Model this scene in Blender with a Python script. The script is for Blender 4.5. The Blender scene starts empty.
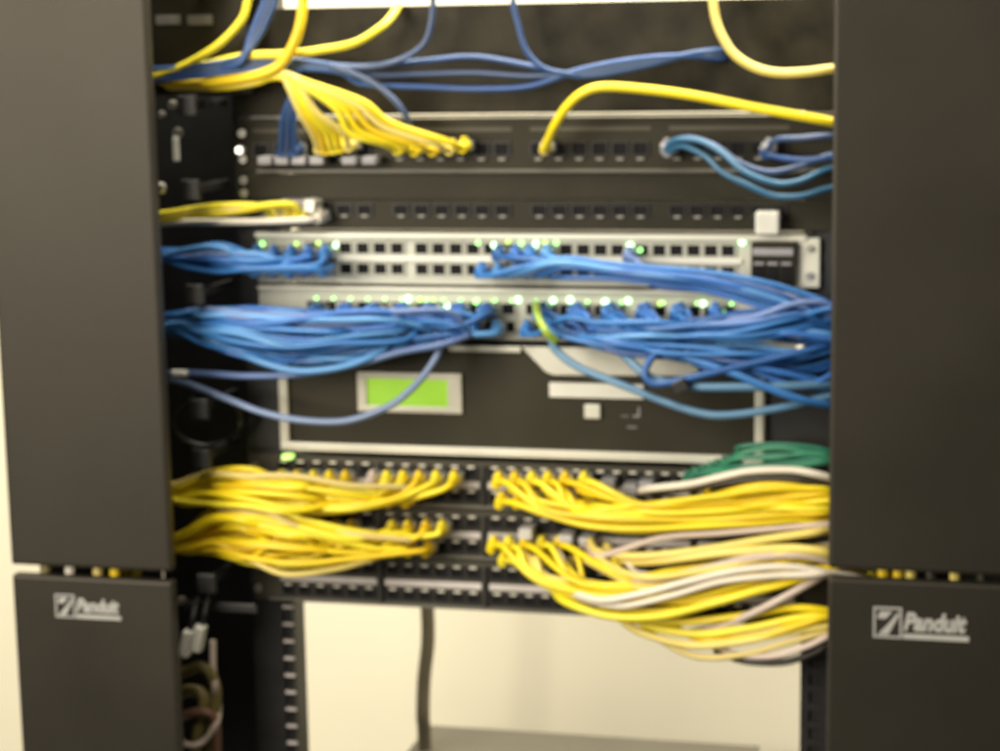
import bpy, bmesh, math, random
from mathutils import Vector, Matrix
random.seed(11)
sc = bpy.context.scene
COL = sc.collection
R = random.Random(5)

# ------------------------------------------------------------------ camera
F = 2000.0
Xc = Vector((8500, 190, -2000)).normalized()          # rack's right, in camera axes (right, down, forward)
Dc = Vector((200, 12000, 2000)); Dc = (Dc - Xc * Dc.dot(Xc)).normalized()
Yc = Dc.cross(Xc)                                       # into the rack
if Yc.z < 0: Yc = -Yc
def cam_to_world(v):                                    # v = (right, down, forward)
    return Vector((v.dot(Xc), v.dot(Yc), -v.dot(Dc)))
DIST = 1.70
def ray(px, py):
    return cam_to_world(Vector(((px - 500) / F, (py - 375.5) / F, 1.0)))
CAM = -ray(535, 375) * DIST
def W(px, py, y=0.0):
    d = ray(px, py)
    return CAM + d * ((y - CAM.y) / d.y)
def XP(px, y=0.0, py=375): return W(px, py, y).x
def ZP(py, y=0.0, px=535): return W(px, py, y).z
MM = abs(XP(600) - XP(500)) / 100                        # metres per photo pixel on the panel fronts

# ------------------------------------------------------------------ materials
def mat(name, col, rough=0.5, metal=0.0, var=0.12, scale=30, bump=0.0, spec=0.5, emit=None, estr=0, trans=0, coat=0.0):
    m = bpy.data.materials.new(name); m.use_nodes = True
    nt = m.node_tree; b = nt.nodes['Principled BSDF']
    tc = nt.nodes.new('ShaderNodeTexCoord')
    nz = nt.nodes.new('ShaderNodeTexNoise'); nz.inputs['Scale'].default_value = scale; nz.inputs['Detail'].default_value = 6
    nt.links.new(tc.outputs['Object'], nz.inputs['Vector'])
    rp = nt.nodes.new('ShaderNodeValToRGB')
    c = Vector(col[:3])
    rp.color_ramp.elements[0].position = 0.3; rp.color_ramp.elements[1].position = 0.7
    rp.color_ramp.elements[0].color = (*(c * (1 - var)), 1); rp.color_ramp.elements[1].color = (*(c * (1 + var)), 1)
    nt.links.new(nz.outputs['Fac'], rp.inputs['Fac']); nt.links.new(rp.outputs['Color'], b.inputs['Base Color'])
    mr = nt.nodes.new('ShaderNodeMapRange'); mr.inputs['To Min'].default_value = max(0, rough - .07); mr.inputs['To Max'].default_value = min(1, rough + .07)
    nt.links.new(nz.outputs['Fac'], mr.inputs['Value']); nt.links.new(mr.outputs['Result'], b.inputs['Roughness'])
    b.inputs['Metallic'].default_value = metal
    b.inputs['Specular IOR Level'].default_value = spec
    b.inputs['Coat Weight'].default_value = coat
    if trans: b.inputs['Transmission Weight'].default_value = trans
    if emit:
        b.inputs['Emission Color'].default_value = (*emit, 1); b.inputs['Emission Strength'].default_value = estr
    if bump:
        n2 = nt.nodes.new('ShaderNodeTexNoise'); n2.inputs['Scale'].default_value = 900; n2.inputs['Detail'].default_value = 3
        nt.links.new(tc.outputs['Object'], n2.inputs['Vector'])
        bp = nt.nodes.new('ShaderNodeBump'); bp.inputs['Strength'].default_value = bump; bp.inputs['Distance'].default_value = 0.001
        nt.links.new(n2.outputs['Fac'], bp.inputs['Height']); nt.links.new(bp.outputs['Normal'], b.inputs['Normal'])
    return m
M = dict(
    door=mat('door_coat', (.0165, .0145, .0110), .50, 0, .16, 9, .25, .36),
    panel=mat('panel_coat', (.017, .0152, .0100), .50, 0, .35, 14, .15, .24),
    mottled=mat('dusty_panel', (.019, .0165, .0110), .55, 0, .8, 26, .2, .22),
    bay=mat('bay_face', (.045, .042, .032), .5, 0, .2, 18, .15),
    dim=mat('dim_print', (.30, .28, .24), .5, 0, .1, 30),
    edge=mat('edge_grey', (.13, .12, .095), .45, 0, .1, 30),
    black=mat('black_plastic', (.012, .011, .010), .45, 0, .2, 40),
    void=mat('port_dark', (.006, .005, .006), .7, 0, .1, 40, 0, .2),
    rail=mat('rail_coat', (.016, .015, .015), .45, 0, .2, 40),
    beige=mat('switch_grey', (.50, .495, .415), .45, 0, .06, 20),
    silver=mat('silver_trim', (.66, .64, .55), .40, .15, .06, 20),
    steel=mat('steel', (.62, .60, .55), .32, .9, .06, 40),
    white=mat('white_plastic', (.74, .72, .64), .42, 0, .05, 30),
    greyp=mat('grey_plastic', (.27, .26, .27), .4, 0, .08, 30),
    jack=mat('jack_ivory', (.66, .62, .53), .4, 0, .06, 30),
    strip=mat('label_paper', (.58, .53, .51), .6, 0, .10, 60),
    clear=mat('clear_connector', (.60, .60, .60), .15, 0, .05, 30, 0, .6),
    appl=mat('appliance_face', (.024, .0215, .0145), .48, 0, .2, 14, .1, .28),
    lcdf=mat('display_frame', (.60, .57, .48), .38, .1, .05, 20),
    lcd=mat('display_backlight', (.10, .22, .02), .3, 0, .15, 35, emit=(.38, .66, .03), estr=.70),
    ledg=mat('green_led', (.1, .5, .1), .3, 0, .02, 5, emit=(.35, 1, .25), estr=3.2),
    ledw=mat('bright_led', (.6, .7, .6), .3, 0, .02, 5, emit=(.42, 1, .45), estr=3.6),
    ledy=mat('lime_led', (.4, .6, .1), .3, 0, .02, 5, emit=(.55, 1, .22), estr=1.6),
    wall=mat('wall_paint', (.74, .675, .515), .8, 0, .025, 3, .25, .25),
    cab=mat('cabinet_paint', (.085, .076, .055), .6, 0, .05, 12),
    logo=mat('logo_print', (.38, .37, .35), .5, 0, .05, 40),
    grprint=mat('grey_print', (.16, .15, .14), .6, 0, .2, 90),
)
M['door'].node_tree.nodes['Principled BSDF'].inputs['Specular Tint'].default_value = (1, .91, .78, 1)
for k_ in ('panel', 'mottled', 'appl', 'bay'): M[k_].node_tree.nodes['Principled BSDF'].inputs['Specular Tint'].default_value = (1, .92, .76, 1)
def jacket(name, col, var=.10): return mat(name, col, .42, 0, var, 16, 0, .5, coat=.08)
YEL = [jacket('yellow_jacket', (.86, .66, .010)), jacket('yellow_jacket_warm', (.82, .57, .012)), jacket('yellow_jacket_lemon', (.86, .72, .03))]
PALEY = [jacket('pale_yellow_jacket', (.78, .63, .16)), jacket('straw_jacket', (.66, .52, .17))]
BLU = [jacket('blue_jacket', (.036, .170, .47)), jacket('blue_jacket_deep', (.020, .095, .30)), jacket('blue_jacket_light', (.090, .27, .57)), jacket('blue_jacket_royal', (.036, .145, .46))]
SLATE = [jacket('slate_blue_jacket', (.11, .17, .36)), jacket('grey_blue_jacket', (.17, .23, .38))]
CYAN = [jacket('cyan_blue_jacket', (.030, .12, .22)), jacket('sky_blue_jacket', (.10, .22, .36))]
DIM = [jacket('dim_blue_jacket', (.022, .065, .19)), jacket('dim_slate_jacket', (.045, .075, .16)), jacket('dim_royal_jacket', (.025, .08, .26))]
OLV = jacket('dark_olive_jacket', (.075, .062, .036))
WHT = [jacket('white_jacket', (.74, .67, .56)), jacket('pinkish_white_jacket', (.58, .47, .40))]
GRN = [jacket('teal_green_jacket', (.020, .15, .09)), jacket('green_jacket', (.04, .22, .12))]
BRN = [jacket('olive_jacket', (.20, .16, .05)), jacket('brown_jacket', (.16, .08, .05)), jacket('black_jacket', (.035, .03, .022))]

# ------------------------------------------------------------------ mesh helpers
class MB:
    def __init__(s): s.bm = bmesh.new(); s.ms = []
    def mi(s, m):
        if m not in s.ms: s.ms.append(m)
        return s.ms.index(m)
    def box(s, x0, x1, y0, y1, z0, z1, m, bevel=0.0, rot=None):
        cx, cy, cz = (x0+x1)/2, (y0+y1)/2, (z0+z1)/2
        t = bmesh.new(); bmesh.ops.create_cube(t, size=1)
        for v in t.verts: v.co = Vector((v.co.x*abs(x1-x0), v.co.y*abs(y1-y0), v.co.z*abs(z1-z0)))
        if bevel: bmesh.ops.bevel(t, geom=list(t.edges), offset=bevel, segments=2, affect='EDGES', profile=.6)
        mx = Matrix.Translation((cx, cy, cz))
        if rot is not None: mx = mx @ rot
        s._merge(t, mx, m)
    def prism(s, pts, y0, y1, m, bevel=0):               # outline in x,z extruded in y
        t = bmesh.new()
        a = [t.verts.new((p[0], y0, p[1])) for p in pts]; b = [t.verts.new((p[0], y1, p[1])) for p in pts]
        n = len(pts); t.faces.new(a); t.faces.new(b[::-1])
        for i in range(n): t.faces.new((a[i], b[i], b[(i+1) % n], a[(i+1) % n]))
        bmesh.ops.recalc_face_normals(t, faces=t.faces)
        if bevel: bmesh.ops.bevel(t, geom=list(t.edges), offset=bevel, segments=1, affect='EDGES')
        s._merge(t, Matrix.Identity(4), m)
    def cyl(s, c, r, h, axis, m, n=16, r2=None):
        t = bmesh.new(); bmesh.ops.create_cone(t, cap_ends=True, segments=n, radius1=r, radius2=r if r2 is None else r2, depth=h)
        q = Vector((0, 0, 1)).rotation_difference(Vector(axis)).to_matrix().to_4x4()
        s._merge(t, Matrix.Translation(c) @ q, m)
    def tube(s, pts, r, m, n=8):
        pts = [Vector(p) for p in pts]; k = s.mi(m); bm = s.bm; rings = []
        up = Vector((0, .3, 1)).normalized(); prev = None
        for i, p in enumerate(pts):
            t = (pts[min(i+1, len(pts)-1)] - pts[max(i-1, 0)]).normalized()
            a = t.cross(up) if prev is None else prev - t * prev.dot(t)
            if a.length < 1e-5: a = t.orthogonal()
            a.normalize(); b = t.cross(a); prev = a
            rr = r[i] if isinstance(r, list) else r
            rings.append([bm.verts.new(p + (a*math.cos(2*math.pi*j/n) + b*math.sin(2*math.pi*j/n))*rr) for j in range(n)])
        for i in range(len(rings)-1):
            for j in range(n):
                f = bm.faces.new((rings[i][j], rings[i][(j+1) % n], rings[i+1][(j+1) % n], rings[i+1][j])); f.material_index = k; f.smooth = True
        for rg in (rings[0][::-1], rings[-1]):
            f = bm.faces.new(rg); f.material_index = k
    def _merge(s, t, mx, m):
        k = s.mi(m); vm = {}
        for v in t.verts: vm[v] = s.bm.verts.new(mx @ v.co)
        for f in t.faces:
            g = s.bm.faces.new([vm[v] for v in f.verts]); g.material_index = k
        t.free()
    def mesh(s, name):
        bmesh.ops.recalc_face_normals(s.bm, faces=s.bm.faces)
        me = bpy.data.meshes.new(name); s.bm.to_mesh(me); s.bm.free()
        for m in s.ms: me.materials.append(m)
        return me
    def obj(s, name, parent=None, origin=None):
        if origin is not None:
            for v in s.bm.verts: v.co -= Vector(origin)
        return link(name, s.mesh(name), parent, origin)
def link(name, me, parent=None, loc=None):
    o = bpy.data.objects.new(name, me); COL.objects.link(o)
    if loc is not None: o.location = loc
    if parent is not None:
        o.parent = parent
        o.location = Vector(loc if loc is not None else (0, 0, 0)) - world_loc(parent)
    return o
def world_loc(o):
    v = Vector(o.location)
    while o.parent: o = o.parent; v += o.location
    return v
def tag(o, label=None, cat=None, group=None, kind=None):
    if label: o['label'] = label
    if cat: o['category'] = cat
    if group: o['group'] = group
    if kind: o['kind'] = kind
    return o
def thing(name, loc, label, cat, group=None):
    o = bpy.data.objects.new(name, None); COL.objects.link(o); o.location = loc; o.empty_display_size = .02
    return tag(o, label, cat, group)
ORD = ['first', 'second', 'third', 'fourth', 'fifth', 'sixth', 'seventh', 'eighth', 'ninth', 'tenth', 'eleventh', 'twelfth', 'thirteenth', 'fourteenth', 'fifteenth', 'sixteenth', 'seventeenth', 'eighteenth']

def spline(P, per=7):
    P = [Vector(p) for p in P]; out = []
    for i in range(len(P)-1):
        p0 = P[i-1] if i else P[i]*2 - P[i+1]; p1 = P[i]; p2 = P[i+1]; p3 = P[i+2] if i+2 < len(P) else P[i+1]*2 - P[i]
        for k in range(per):
            t = k/per; t2 = t*t; t3 = t2*t
            out.append(.5*((2*p1) + (p2-p0)*t + (2*p0-5*p1+4*p2-p3)*t2 + (3*p1-p0-3*p2+p3)*t3))
    out.append(P[-1]); return out

def plug_mesh(m_clear, name='plug'):                 # modular connector, its cord leaving along -y
    b = MB(); b.box(-.0058, .0058, -.011, .004, -.0040, .0040, m_clear, .0006)
    b.box(-.0030, .0030, -.012, .002, .0045, .0056, m_clear, .0003)
    return b.mesh(name)
def boot_mesh(m, name='boot'):
    b = MB()
    b.tube([(0, -.009, 0), (0, -.0125, 0), (0, -.018, -.0006), (0, -.024, -.002)], [.0062, .0058, .0048, .0040], m, 10)
    b.box(-.0022, .0022, -.017, -.008, .0044, .0078, m, .0006)
    return b.mesh(name)
PLUG = plug_mesh(M['clear']); BOOTS = {}
def cable(path, r, m, label, group=None, plug=None, boot=None, name='patch_cable', cat='cable', per=7, plug_end=0):
    pts = spline(path, per)
    b = MB(); b.tube(pts, r, m, 9)
    o = b.obj(name, None, pts[0]); tag(o, label, cat, group)
    if plug is not None:
        link('plug', PLUG, o, plug)
        bm_ = boot or m
        if bm_.name not in BOOTS: BOOTS[bm_.name] = boot_mesh(bm_)
        link('boot', BOOTS[bm_.name], o, plug)
    return o
def pxpath(L): return [W(*p) for p in L]
CR = .0027

# ------------------------------------------------------------------ setting: the wall behind
wy = .80
b = MB(); b.box(-2.2, 2.0, wy, wy+.1, -1.25, 1.3, M['wall']); tag(b.obj('wall'), 'plain cream painted wall behind the black equipment rack', 'wall', kind='structure')

# grey box below, dark cord above it
p = W(430, 727, .70); q = W(757, 745, .70)
b = MB(); zt = (p.z+q.z)/2
c0 = thing('equipment_box', (p.x, .45, zt-.3), 'grey brown box with flat top below the rack against the cream wall', 'box')
b.box(p.x, q.x, .30, .70, zt-.35, zt-.006, M['cab'], .004); b.obj('body', c0)
b = MB(); b.box(p.x-.003, q.x+.003, .297, .703, zt-.006, zt, M['cab'], .002); b.obj('lid', c0)
cable(pxpath([(424, 560, .60), (427, 600, .60), (428, 640, .60), (424, 680, .60), (423, 715, .60), (424, 730, .61), (425, 760, .62)]), .0085, OLV,
      'single thick dark cord hanging straight down before the cream wall', name='power_cord', cat='cord')

# ------------------------------------------------------------------ rack with two posts
ZT, ZB = ZP(-70), ZP(860)
rack = thing('equipment_rack', (0, .05, ZB), 'black open equipment rack whose two posts carry the network gear', 'rack')
def post(x0, x1, hx, back):
    b = MB()
    w = .0105
    # front flange as ladder: two strips and bridges leave real holes
    b.box(x0, hx-.0050, .0025, .0050, ZB, ZT, M['rail']); b.box(hx+.0050, x1, .0025, .0050, ZB, ZT, M['rail'])
    z = ZB
    while z < ZT:
        b.box(hx-.0050, hx+.0050, .0025, .0050, z+.0095, z+.0159, M['rail']); z += .0159
    if back > 0: b.box(x1-.003, x1, .0050, .075, ZB, ZT, M['rail'])
    else: b.box(x0, x0+.003, .0050, .075, ZB, ZT, M['rail'])
    b.box(x0+.0032, x1-.0032, .0056, .0080, ZB, ZT, M['black'])
    return b.obj('post', rack)
pl0, pl1 = XP(243), XP(296, 0, 680); pr0, pr1 = XP(800, 0, 680), XP(846)
post(pl0, pl1, pl1-.0062, -1); post(pr0, pr1, pr0+.012, 1)
# cage nuts / threaded holes along the inner edges, their glint painted in as pale colour
for side, hx in ((0, pl1-.0055), (1, pr0+.012)):
    for k in range(11 if not side else 0):
        z = ZP(620 if not side else 632) - k*.0159
        b = MB(); b.box(hx-.0052, hx+.0046, .0002, .0040, z-.0013, z+.0013, M['strip'], .0005); b.obj('cage_nut', rack)
b = MB(); b.box(pl1, pr0, .04, .075, ZT-.04, ZT, M['rail']); b.obj('top_bar', rack)

# ------------------------------------------------------------------ panel builders
PX0, PX1 = XP(262), XP(806)        # body
EX0, EX1 = XP(246), XP(846)        # ears
def port_mesh(w, h, bez, dot, dotpos, bar=.0011, dotw=.45):
    b = MB()
    b.box(-w/2, w/2, -.0004, .0006, -h/2, h/2, M['void'])
    for a in ((-w/2-bar, -w/2, -h/2-bar, h/2+bar), (w/2, w/2+bar, -h/2-bar, h/2+bar), (-w/2, w/2, -h/2-bar, -h/2), (-w/2, w/2, h/2, h/2+bar)):
        b.box(a[0], a[1], -.0022, .0006, a[2], a[3], bez)
    if dot:
        z = dotpos*h
        b.box(-w*dotw/2, w*dotw/2, -.0030, -.0005, z-.0009, z+.0009, dot, .0003)
    return b.mesh('port')
def screw(parent, x, z, y=-.002):
    b = MB(); b.cyl((x, y, z), .0035, .003, (0, -1, 0), M['steel'], 12); b.box(x-.0024, x+.0024, y-.0018, y-.001, z-.0005, z+.0005, M['black']); b.obj('screw', parent)

def panel(name, py0, py1, label, cat, m, group=None, depth=.05, ears=True):
    z1, z0 = ZP(py0)-.0004, ZP(py1)+.0004
    t = thing(name, (0, 0, z0), label, cat, group)
    b = MB(); b.box(EX0 if ears else PX0, EX1 if ears else PX1, -.0006, .0020, z0, z1, m, .0006); b.obj('face_plate', t)
    b = MB(); b.box(pl1+.002, pr0-.002, .0020, depth, z0+.001, z1-.001, M['black']); b.obj('housing', t)
    if ears:
        for x in (XP(252), XP(841)):
            for z in ((z0*.75+z1*.25), (z0*.25+z1*.75)): screw(t, x, z)
    return t, z0, z1

# blank top panel (two units tall) and the lip under it
t, z0, z1 = panel('blank_panel', 2.5, 113.5, 'tall blank dark panel at the very top of the rack behind loose cords', 'panel', M['mottled'])
b = MB(); b.box(PX0, EX1, -.006, -.0006, ZP(116.4), ZP(114), M['edge'], .0005); b.obj('lip', t)
# patch panel A
t, z0, z1 = panel('patch_bay', 117.5, 172, 'upper black patch panel with yellow and blue cords plugged in', 'patch panel', M['panel'], 'patch panels in the rack')
pA = port_mesh(.0118, .0098, M['black'], M['dim'], -.85, dotw=.5)
xsA = [XP(260+136*g+20*k+10) for g in range(4) for k in range(6)]
zA = ZP(149)
for x in xsA: link('port', pA, t, (x, -.0006, zA))
b = MB(); b.box(EX0+.02, EX1-.004, -.010, -.0006, z0, z0+.0022, M['edge'], .0006); b.obj('cable_shelf', t)
for g in range(4):
    b = MB(); b.box(XP(262+136*g), XP(380+136*g), -.0014, -.0006, ZP(131), ZP(127), M['bay']); b.obj('label_strip', t)
# blank strip
t, z0, z1 = panel('blank_panel', 173, 200, 'narrow blank dark strip between the two black patch panels', 'panel', M['panel'])
# patch panel B
t, z0, z1 = panel('patch_bay', 200.5, 230, 'slim black patch panel just above the pale grey switch', 'patch panel', M['panel'], 'patch panels in the rack')
pB = port_mesh(.0118, .0080, M['black'], M['dim'], -.66, dotw=.45)
xsB = [XP(260+136*g+20*k+10) for g in range(4) for k in range(6)]
for x in xsB: link('port', pB, t, (x, -.0006, ZP(210)))

# ------------------------------------------------------------------ the two pale switches
def led(parent, px, py, m, r=.0026, y=-.0018):
    p = W(px, py, y); b = MB(); b.cyl((p.x, y, p.z), r, .003, (0, -1, 0), m, 12, r*.7); return b.obj('led', parent)
pS = port_mesh(.0108, .0092, M['beige'], None, 0, .0013)
sw1, z0, z1 = panel('network_switch', 233, 286, 'pale grey switch with two rows of ports and white block on top', 'network switch', M['beige'], 'pale grey switches', .25, False)
z1a = z1
b = MB(); b.box(PX0, PX1, -.006, -.0006, z1-.0045, z1, M['silver'], .001); b.obj('top_trim', sw1)
b = MB(); b.box(XP(340), XP(742), -.0030, -.0006, ZP(262), ZP(256.5), M['white'], .0006); b.obj('middle_strip', sw1)
s1x = [XP(308+109*g+17*k+8) for g in range(4) for k in range(6)]
for x in s1x:
    link('port', pS, sw1, (x, -.0006, ZP(249))); link('port', pS, sw1, (x, -.0006, ZP(270)))
b = MB(); b.box(XP(752), XP(796), -.012, -.0006, ZP(282), ZP(240), M['panel'], .001); mod = b.obj('uplink_module', sw1)
for k in range(3):
    b = MB(); b.box(XP(755+13.5*k), XP(765+13.5*k), -.0135, -.012, ZP(279), ZP(262), M['void'], .0003)
    b.box(XP(755+13.5*k), XP(765+13.5*k), -.0150, -.012, ZP(261), ZP(258.5), M['greyp'], .0003); b.obj('uplink_port', mod)
b = MB(); b.box(XP(754), XP(794), -.0150, -.012, ZP(252), ZP(245), M['greyp'], .0008); b.obj('module_label', mod)
b = MB(); b.box(XP(798), XP(819), -.0035, -.0006, ZP(284), ZP(236), M['silver'], .001); b.cyl((XP(809), -.005, ZP(246)), .003, .003, (0, -1, 0), M['steel']); b.cyl((XP(809), -.005, ZP(272)), .003, .003, (0, -1, 0), M['steel']); b.obj('mounting_ear', sw1)
for px, py, m in ((262, 244, M['ledg']), (336, 245, M['ledw']), (494, 245, M['ledw']), (536, 244, M['ledw']), (545, 243, M['ledy']), (630, 246, M['ledw']), (742, 242, M['ledw']),
                  (296, 244, M['ledy']), (318, 243, M['ledy']), (478, 243, M['ledg']), (508, 242, M['ledy']), (521, 243, M['ledg']), (556, 243, M['ledg']), (640, 250, M['ledg'])): led(sw1, px, py, m, .0030 if m is M['ledw'] else .0022)
# white block standing before the switch's top right corner
b = MB(); b.box(XP(757), XP(780), -.020, -.002, ZP(231), ZP(209), M['white'], .002)
o = b.obj('adapter_block', None, (XP(768), -.01, ZP(231))); tag(o, 'small white block on top of the switch at its right end', 'adapter')

sw2, z0, z1 = panel('network_switch', 288, 341, 'pale grey switch with lit green lights, half hidden under blue cords', 'network switch', M['beige'], 'pale grey switches', .25, False)
for x in s1x:
    link('port', pS, sw2, (x, -.0006, ZP(309))); link('port', pS, sw2, (x, -.0006, ZP(327)))
b = MB(); b.box(PX0, PX1, -.005, -.0006, z1-.003, z1, M['silver'], .001); b.obj('top_trim', sw2)
for px, py, m in ((372, 309, M['ledw']), (408, 299, M['ledw']), (420, 300, M['ledy']), (433, 301, M['ledy']), (447, 306, M['ledw']), (462, 303, M['ledy']), (476, 302, M['ledg']), (490, 303, M['ledy']), (518, 300, M['ledw']), (536, 303, M['ledy']),
                  (553, 301, M['ledw']), (570, 300, M['ledw']), (605, 302, M['ledw']), (628, 301, M['ledw']), (660, 304, M['ledy']), (680, 305, M['ledy']), (703, 304, M['ledw']), (712, 308, M['ledg']), (722, 311, M['ledg'])):
    led(sw2, px, py, m, .0029 if m is M['ledw'] else .0024, -.0016)
for x in s1x:
    b = MB(); b.cyl((x+.003, -.0016, ZP(301)), .0013, .002, (0, -1, 0), M['ledg'], 10); b.obj('led', sw2)

# ------------------------------------------------------------------ the black appliance
ax0, ax1 = XP(282), XP(765); az1, az0 = ZP(344), ZP(456)
ap = thing('network_appliance', (0, 0, az0), 'wide black appliance with silver edges and a green lit display', 'appliance')
b = MB(); b.box(ax0, ax1, -.006, .30, az0, az1-.0005, M['appl'], .001); b.obj('body', ap)
for xa, xb in ((EX0, ax0-.0005), (ax1+.0005, EX1)):
    b = MB(); b.box(xa, xb, -.0020, .0022, az0+.0005, az1-.0005, M['rail'], .0008); b.obj('rack_ear', ap)
fw = .0085; y0, y1 = -.011, -.0055
b = MB()
b.box(ax0, ax0+fw, y0, y1, az0+fw*.9, ZP(367), M['silver'], .0012)
b.box(ax1-fw*.85, ax1, y0, y1, az0+fw*.9, ZP(372), M['silver'], .0012)
b.box(ax0, ax1, y0, y1, az0+.0005, az0+fw*.9, M['silver'], .0012)
b.box(XP(452), XP(524), y0, y1, ZP(351), az1-.001, M['silver'], .0010)
b.obj('bezel_frame', ap)
def zz(py, y=-.0058): return ZP(py, y)
b = MB(); b.prism([(XP(524), az1-.0008), (XP(700), az1-.0008), (XP(700), zz(372)), (XP(556), zz(374)), (XP(548), zz(371))], -.0105, -.0055, M['silver'], .0007); b.obj('swoosh_trim', ap)
b = MB()
dx0, dx1, dz0, dz1 = XP(360), XP(464), ZP(414), ZP(374)
e = .0085
b.box(dx0, dx1, -.0095, -.0055, dz1-.0055, dz1, M['lcdf'], .0008); b.box(dx0, dx1, -.0095, -.0055, dz0, dz0+.0055, M['lcdf'], .0008)
b.box(dx0, dx0+.0085, -.0095, -.0055, dz0+.0055, dz1-.0055, M['lcdf'], .0008); b.box(dx1-.0125, dx1, -.0095, -.0055, dz0+.0055, dz1-.0055, M['lcdf'], .0008)
dsp = b.obj('display', ap)
b = MB(); b.box(dx0+.0085, dx1-.0125, -.0070, -.0055, dz0+.0055, dz1-.0055, M['lcd']); b.obj('screen', dsp)
b = MB(); b.box(XP(551), XP(645), -.0085, -.0055, ZP(395), ZP(380.5), M['white'], .0008); b.obj('name_plate', ap)
b = MB(); b.box(XP(586), XP(602), -.0100, -.0055, ZP(415), ZP(401), M['silver'], .0012); b.obj('button', ap)
b = MB()
b.box(XP(634), XP(641), -.0068, -.0055, ZP(413), ZP(411), M['greyp']); b.box(XP(639), XP(641), -.0068, -.0055, ZP(411), ZP(403), M['greyp'])
b.box(XP(622), XP(630), -.0066, -.0055, ZP(413), ZP(411.5), M['grprint']); b.box(XP(628), XP(638), -.0066, -.0055, ZP(424), ZP(422), M['grprint'])
b.obj('printed_mark', ap)

# ------------------------------------------------------------------ the three lower patch panels
pC = port_mesh(.0098, .0080, M['rail'], M['jack'], .62, .0012, .62)
LOW = []
for (a, c, lab) in ((463, 511, 'double row patch panel with yellow cords, directly below the black appliance'),
                    (513, 562, 'double row patch panel with yellow cords, middle one of the lower three'),
                    (564, 613, 'lowest patch panel, its two rows of empty ports open at left')):
    t, z0, z1 = panel('patch_bay', a, c, lab, 'patch panel', M['bay'], 'patch panels in the rack', .06)
    H = z1-z0; zc = (z0+z1)/2
    for g in range(5):
        for k in range(6):
            x = XP(274+106*g+16.4*k+8)
            link('port', pC, t, (x, -.0006, zc+H*.27)); link('port', pC, t, (x, -.0006, zc-H*.25))
        b = MB(); b.box(XP(274+106*g), XP(274+106*g+98), -.0022, -.0006, zc-.0029, zc+.0029, M['strip'], .0004); b.obj('label_strip', t)
        b = MB(); b.box(XP(374.5+106*g), XP(378.5+106*g), -.0040, -.0006, z0+.003, z1-.003, M['black'], .0008); b.obj('divider', t)
    b = MB(); b.box(PX0, PX1, -.0028, -.0006, z0, z0+.0026, M['edge'], .0005); b.obj('bottom_lip', t)
    LOW.append((zc, H))
def row_z(i, top=True): zc, H = LOW[i]; return zc + (H*.27 if top else -H*.25)

# ------------------------------------------------------------------ vertical cable managers with doors
YD = -.130
def logo_mesh(w, z_c, x_c, yf):
    b = MB()
    h = w*.34; x0 = x_c - w/2; z0 = z_c - h/2; lw = w*.022
    ex = x0 + w*.30
    # emblem: outlined square with two slanted bars
    b.box(x0, ex, yf-.0006, yf, z0+h-lw, z0+h, M['logo']); b.box(x0, ex, yf-.0006, yf, z0, z0+lw, M['logo'])
    b.box(x0, x0+lw, yf-.0006, yf, z0+lw, z0+h-lw, M['logo']); b.box(ex-lw, ex, yf-.0006, yf, z0+lw, z0+h-lw, M['logo'])
    b.prism([(x0+w*.05, z0+lw*1.6), (x0+w*.16, z0+lw*1.6), (ex-lw*1.6, z0+h*.72), (ex-lw*1.6, z0+h*.88), (x0+w*.17, z0+h*.50)], yf-.0006, yf, M['logo'])
    b.prism([(x0+w*.04, z0+h*.62), (x0+w*.13, z0+h*.62), (x0+w*.20, z0+h*.86), (x0+w*.07, z0+h*.86)], yf-.0006, yf, M['logo'])
    b.box(ex+.001, x_c+w/2, yf-.0006, yf, z0, z0+h*.17, M['logo'])
    cu = bpy.data.curves.new('t', 'FONT'); cu.body = 'Panduit'; cu.size = h*.78; cu.shear = .25; cu.offset = h*.034; cu.extrude = .0003; cu.resolution_u = 3
    to = bpy.data.objects.new('t', cu); COL.objects.link(to)
    dg = bpy.context.evaluated_depsgraph_get(); dg.update()
    me = bpy.data.meshes.new_from_object(to.evaluated_get(dg))
    xs = [v.co.x for v in me.vertices]; sx = (w*.66)/(max(xs)-min(xs))
    k = b.mi(M['logo'])
    vs = [b.bm.verts.new((ex+.0012+(v.co.x-min(xs))*sx, yf-.0003-v.co.z, z0+h*.30+v.co.y)) for v in me.vertices]
    for f in me.polygons:
        try: b.bm.faces.new([vs[i] for i in f.vertices]).material_index = k
        except ValueError: pass
    bpy.data.objects.remove(to); bpy.data.meshes.remove(me); bpy.data.curves.remove(cu)
    return b
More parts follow.
